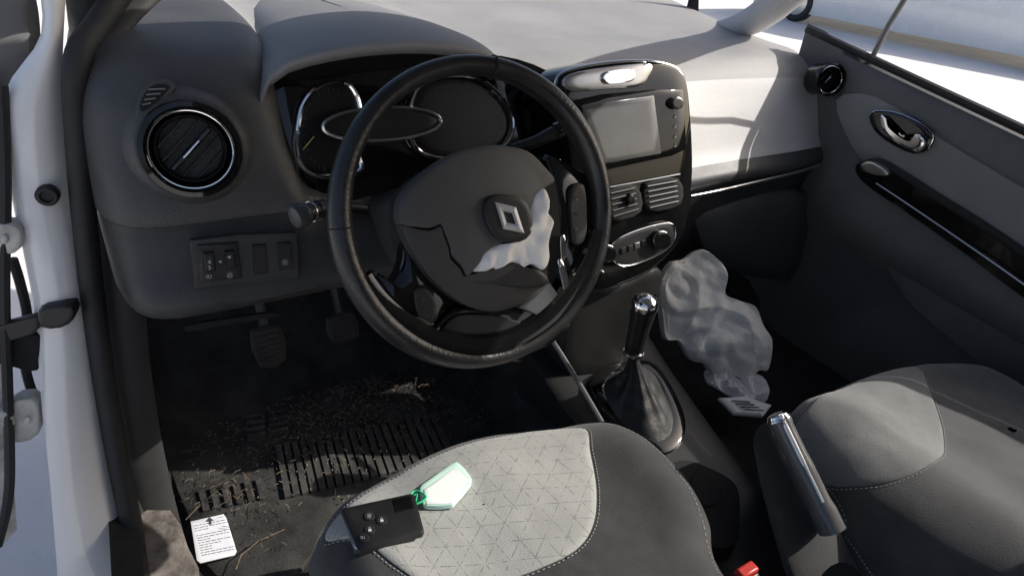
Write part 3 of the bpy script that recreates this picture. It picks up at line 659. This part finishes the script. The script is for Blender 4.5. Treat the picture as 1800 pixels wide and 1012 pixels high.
# ---------------- passenger door ----------------
PD=thing('passenger_door','grey passenger door card with chrome handle and glossy black armrest strip','car door',(1.06,0,-.4))
rows=[]
for i in range(25):
    y=.40-1.3*i/24; row=[]; bz=.055+.17*y+(.02 if y>.3 else 0)
    for f,dx in [(0,.03),(.01,.004),(.04,-.008),(.15,0),(.3,.0),(.36,-.02),(.42,-.035),(.5,-.035),(.56,-.005),(.7,.0),(.85,-.02),(1,-.02)]:
        row.append(V((1.055+dx*(1 if y<.2 else max(0,(.3-y)/.1) if y<.3 else 0.),y,bz+(-.62-bz)*f)))
    rows.append(row)
MB().grid(rows).build('door_card',m_door,PD)
pdx=(V((1.04,0,0)),N(-1,0,0))
slab([(1470,175),(1540,170),(1640,235),(1800,330),(1990,440),(1990,640),(1800,478),(1640,370),(1540,300),(1500,260)],pdx,-.03,-.002,.004,sm=3).build('upper_insert',m_doorlight,PD)
hz=slab([(1528,205),(1540,195),(1575,198),(1615,215),(1640,238),(1632,262),(1606,270),(1570,255),(1540,232)],pdx,-.0,.008,.004).build('handle_recess',m_gloss,PD)
slab([(1548,203),(1556,206),(1560,222),(1580,240),(1602,250),(1612,236),(1622,240),(1626,252),(1616,266),(1600,264),(1572,248),(1552,228)],pdx,.0,.018,.003,sm=3).build('door_handle',m_chrome,hz)
ptube([(1528,205),(1540,195),(1575,198),(1615,215),(1640,238),(1632,262)],pdx,.0012,False,.010).build('handle_ring',m_chrome,hz)
arm=slab([(1505,290),(1530,280),(1570,300),(1640,345),(1720,395),(1800,450),(1990,590),(1990,650),(1800,520),(1700,445),(1600,375),(1540,335),(1512,312)],pdx,-.01,.04,.01).build('armrest_strip',m_gloss,PD)
ptube([(1540,322),(1600,362),(1700,430),(1800,500),(1950,610)],pdx,.0018,False,.05).build('chrome_line',m_satin,arm)
slab([(1513,290),(1530,284),(1556,298),(1560,308),(1540,308),(1518,300)],pdx,.035,.048,.002).build('window_switch',m_satin,arm)
slab([(1560,420),(1600,430),(1700,520),(1800,600),(1990,760),(1990,860),(1800,700),(1680,600),(1590,520),(1560,460)],pdx,-.02,.015,.01).build('door_pocket',m_door,PD)
MB().tube([V((1.06,y,.062+.17*y)) for y in (.4,.2,0,-.3,-.9)],.009,n=8).build('window_seal',m_rubber,PD)
MB().tube([W(1528,112,x=1.07),W(1562,45,x=1.06),W(1602,-20,x=1.04),W(1650,-120,x=1.0)],.006,n=8).build('window_divider',mat('divider_grey',g(.2),.4),PD)

# ---------------- car body ----------------
CB=thing('car_body','white painted car body shell around the open driver doorway at left','car body',(-.5,.3,-.6))
def strip(name,m,l,r,ys,bulge=.0,nn=8,sm=4,par=CB):
    A=cr([W(u,v,y=y) for (u,v),y in zip(l,ys)],False,sm); B=cr([W(u,v,y=y) for (u,v),y in zip(r,ys)],False,sm); rows=[]
    for a_,b_ in zip(A,B):
        rows.append([a_.lerp(b_,k/nn)+V((0,-bulge*math.sin(math.pi*k/nn)**.6,0)) for k in range(nn+1)])
    return MB().grid(rows).build(name,m,par)
ysp=[.36,.35,.34,.33,.31,.29,.26,.22,.16]
strip('door_post',m_paint,[(62,-60),(72,60),(8,165),(12,300),(40,440),(62,560),(72,700),(88,850),(105,1060)],
 [(120,-60),(112,60),(110,200),(124,330),(140,450),(155,570),(180,740),(215,900),(262,1060)],ysp,.022)
MB().tube(cr([W(u,v,y=y) for (u,v),y in zip([(250,-70),(175,40),(135,110),(138,250),(150,400),(168,560),(192,720),(220,870),(262,1060)],[.40,.35,.32,.31,.30,.285,.255,.215,.15])],False,8),.0145,n=12).build('door_seal',m_rubber,CB)
strip('pillar_trim',mat('pillar_plastic',g(.03),.5,bump=('noise',300,.3,.0006),var=.2,dust=.012),[(262,-40),(185,45),(150,120),(160,300),(175,450),(195,620),(225,800),(262,960),(300,1060)],
 [(330,-40),(230,55),(205,135),(225,300),(250,420),(262,620),(290,800),(330,960),(370,1060)],[.44,.40,.37,.35,.33,.31,.27,.23,.18],.006)
slab([(222,918),(300,898),(330,960),(352,1030),(240,1040)],(V((-.42,.1,-.55)),N(.1,-.1,1)),-.05,.0,.008,sm=2).build('sill_cover',m_scuff,CB)
pb=(W(83,344,y=.300),N(-.1,-1,.1))
MB().rings(circ(pb[0],pb[1],.0125,24),[(1,-.01),(1,.003),(.85,.006),(.6,.006),(.5,.002)],pb[1]).build('grommet',m_rubber,CB)
MB().tube(cr([V((1.06,.70,.07)),V((1.04,.54,.13)),V((1.0,.36,.28)),V((.95,.2,.42)),V((.90,.04,.52))],False,6),[.02+.02*min(1,i/8) for i in range(25)],n=12).build('windscreen_pillar',mat('pillar_cloth',g(.6,.03),.8),CB)
MB().tube(cr([V((-.37,.52,.1)),V((-.34,.36,.26)),V((-.28,.2,.42)),V((-.22,.04,.52))],False,6),.026,n=10).build('windscreen_pillar',m_dashlow,CB)
rows=[]
for y,z,e in [(.06,.505,.0),(.0,.53,0),(-.5,.57,0),(-1.4,.55,0),(-1.75,.45,.02),(-1.95,.1,.08),(-2.0,-.6,.08)]:
    fw=1 if y>0 else 0
    rows.append(cr([V((-.24-e,y,z-.03)),V((-.1,y+.14*fw,z-.02*fw)),V((.35,y+.22*fw,z+.02-.05*fw)),V((.8,y+.12*fw,z-.02*fw)),V((.9+e,y,z-.04))],False,4))
MB().grid(rows).build('unseen_roof',m_liner,CB)  # out of view, edges shaped to shade seats, wheel and dash
MB().add([(1.06,-.95,-.6),(1.06,-.95,.0),(1.07,-2.0,.0),(1.07,-2.0,-.6)],[(0,1,2,3)]).build('unseen_rear_panel',m_liner,CB)  # added out of view to darken reflections and ambient light
HG=thing('upper_door_hinge','white painted upper door hinge on the door post edge','hinge',W(20,420,y=.3))
ph=(W(20,420,y=.30),N(-.2,-1,.1))
slab([(-20,400),(15,392),(38,404),(36,436),(12,448),(-20,450)],ph,-.02,.006,.004,sm=2).build('hinge_leaf',m_paintd,HG)
slab(ell(8,420,7,9),ph,.0,.011,.003).build('hinge_bolt',m_paintd,HG)
HG2=thing('lower_door_hinge','white painted lower door hinge beneath the black check strap','hinge',W(40,740,y=.26))
ph2=(W(40,740,y=.26),N(-.2,-1,.1))
slab([(10,712),(56,698),(70,722),(68,762),(38,776),(16,768)],ph2,-.02,.005,.004,sm=2).build('hinge_leaf',m_paintd,HG2)
slab([(-10,727),(16,720),(26,745),(-5,750)],ph2,-.0,.014,.004,sm=2).build('hinge_knuckle',m_paintd,HG2)
slab(ell(48,738,6,7),ph2,.0,.010,.003).build('hinge_bolt',m_paintd,HG2)
DS=thing('check_strap','black door check strap bolted between the two white hinges','door check',W(80,560,y=.28))
pq=(W(80,560,y=.28),N(-.2,-1,.1))
slab([(68,545),(95,536),(128,538),(130,560),(108,575),(72,574)],pq,-.01,.018,.004,sm=2).build('strap_bracket',m_black,DS)
slab([(-30,578),(70,552),(74,572),(60,585),(-30,612)],pq,-.0,.012,.003,sm=0).build('strap_arm',m_black,DS)
slab([(-20,600),(60,585),(72,600),(66,650),(30,645),(-20,630)],pq,-.02,.004,.004,sm=2).build('strap_cover',m_matte,DS)
DD=thing('driver_door','edge of the open white driver door at far left','car door',W(0,700,y=.2))
strip('door_edge',m_paintd,[(-120,150),(-120,400),(-120,640),(-120,900),(-120,1060)],[(6,170),(14,380),(18,600),(22,800),(30,930)],[.34,.32,.3,.26,.22],.01,par=DD)
MB().tube(cr([W(u,v,y=y) for (u,v),y in zip([(4,150),(10,330),(8,520),(14,700),(16,860),(-5,960)],[.33,.31,.29,.26,.23,.2])],False,6),.006,n=8).build('door_rubber',m_rubber,DD)
MB().tube(cr([W(u,v,y=y) for (u,v),y in zip([(22,455),(36,500),(48,560),(44,640),(60,700)],[.33,.33,.33,.32,.30])],False,6),.006,n=8).build('wiring_hose',m_rubber,DD)
DM=thing('door_mirror','grey rounded door mirror housing at the top left corner','wing mirror',W(30,80,y=.5))
pmm=(W(30,80,y=.42),N(.1,-1,.1))
slab([(-60,-60),(40,-50),(64,0),(72,80),(66,140),(45,162),(0,166),(-60,165)],pmm,-.08,.0,.02,.01).build('mirror_housing',m_housing,DM)
slab([(-60,165),(70,150),(90,175),(60,200),(-60,220)],pmm,-.08,-.03,.01).build('mirror_base',m_paint,DM)
# ---------------- outside ----------------
XO=10.6
PC=thing('parked_car','white car parked outside beyond the passenger window','parked car',(XO,5,-.95))
rows=[]
for y,h,hr,wd in [(-1.25,.40,.42,.6),(-1.15,.50,.56,.75),(-.8,.64,.72,.84),(-.2,.74,.82,.88),(.5,.86,.93,.9),(1.5,.92,1.40,.9),(2.2,.95,1.48,.9),(3.2,.95,1.48,.9),(4.0,.95,1.35,.88),(4.5,.9,1.0,.82),(4.8,.5,.55,.75)]:
    y+=3.15
    rows.append(cr([V((XO-wd,y,-.8)),V((XO-wd-.03,y,-.95+h*.6)),V((XO-wd+.03,y,-.95+h)),V((XO-wd*.72,y,-.95+hr-.02)),V((XO,y,-.95+hr+.03)),V((XO+wd*.72,y,-.95+hr-.02)),V((XO+wd,y,-.95+h)),V((XO+wd,y,-.8))],False,4))
MB().grid([cr([r[i] for r in rows],False,4) for i in range(len(rows[0]))]).build('body',m_paint,PC)
for ya,yb in [(4.5,5.4),(5.5,6.5)]:
    MB().add([(XO-.885,ya,.01),(XO-.885,yb,.01),(XO-.69,yb-.1,.43),(XO-.71,ya+.25,.40)],[(0,1,2,3)]).build('side_window',m_glassd,PC)
for y in (3.0,6.9):
    w_=MB(); c=V((XO-.9,y,-.65)); w_.rings([c+V((0,math.cos(q)*.3,math.sin(q)*.3)) for q in [2*math.pi*k/32 for k in range(32)]],[(1,-.1),(1,.02),(.9,.04),(.65,.03),(.6,.0)],V((-1,0,0))); t=w_.build('wheel',m_rubber,PC)
    h_=MB(); h_.rings([c+V((0,math.cos(q)*.2,math.sin(q)*.2)) for q in [2*math.pi*k/20 for k in range(20)]],[(1,.0),(1,.03),(.3,.05)],V((-1,0,0))); h_.build('hub_cap',m_satin,t)
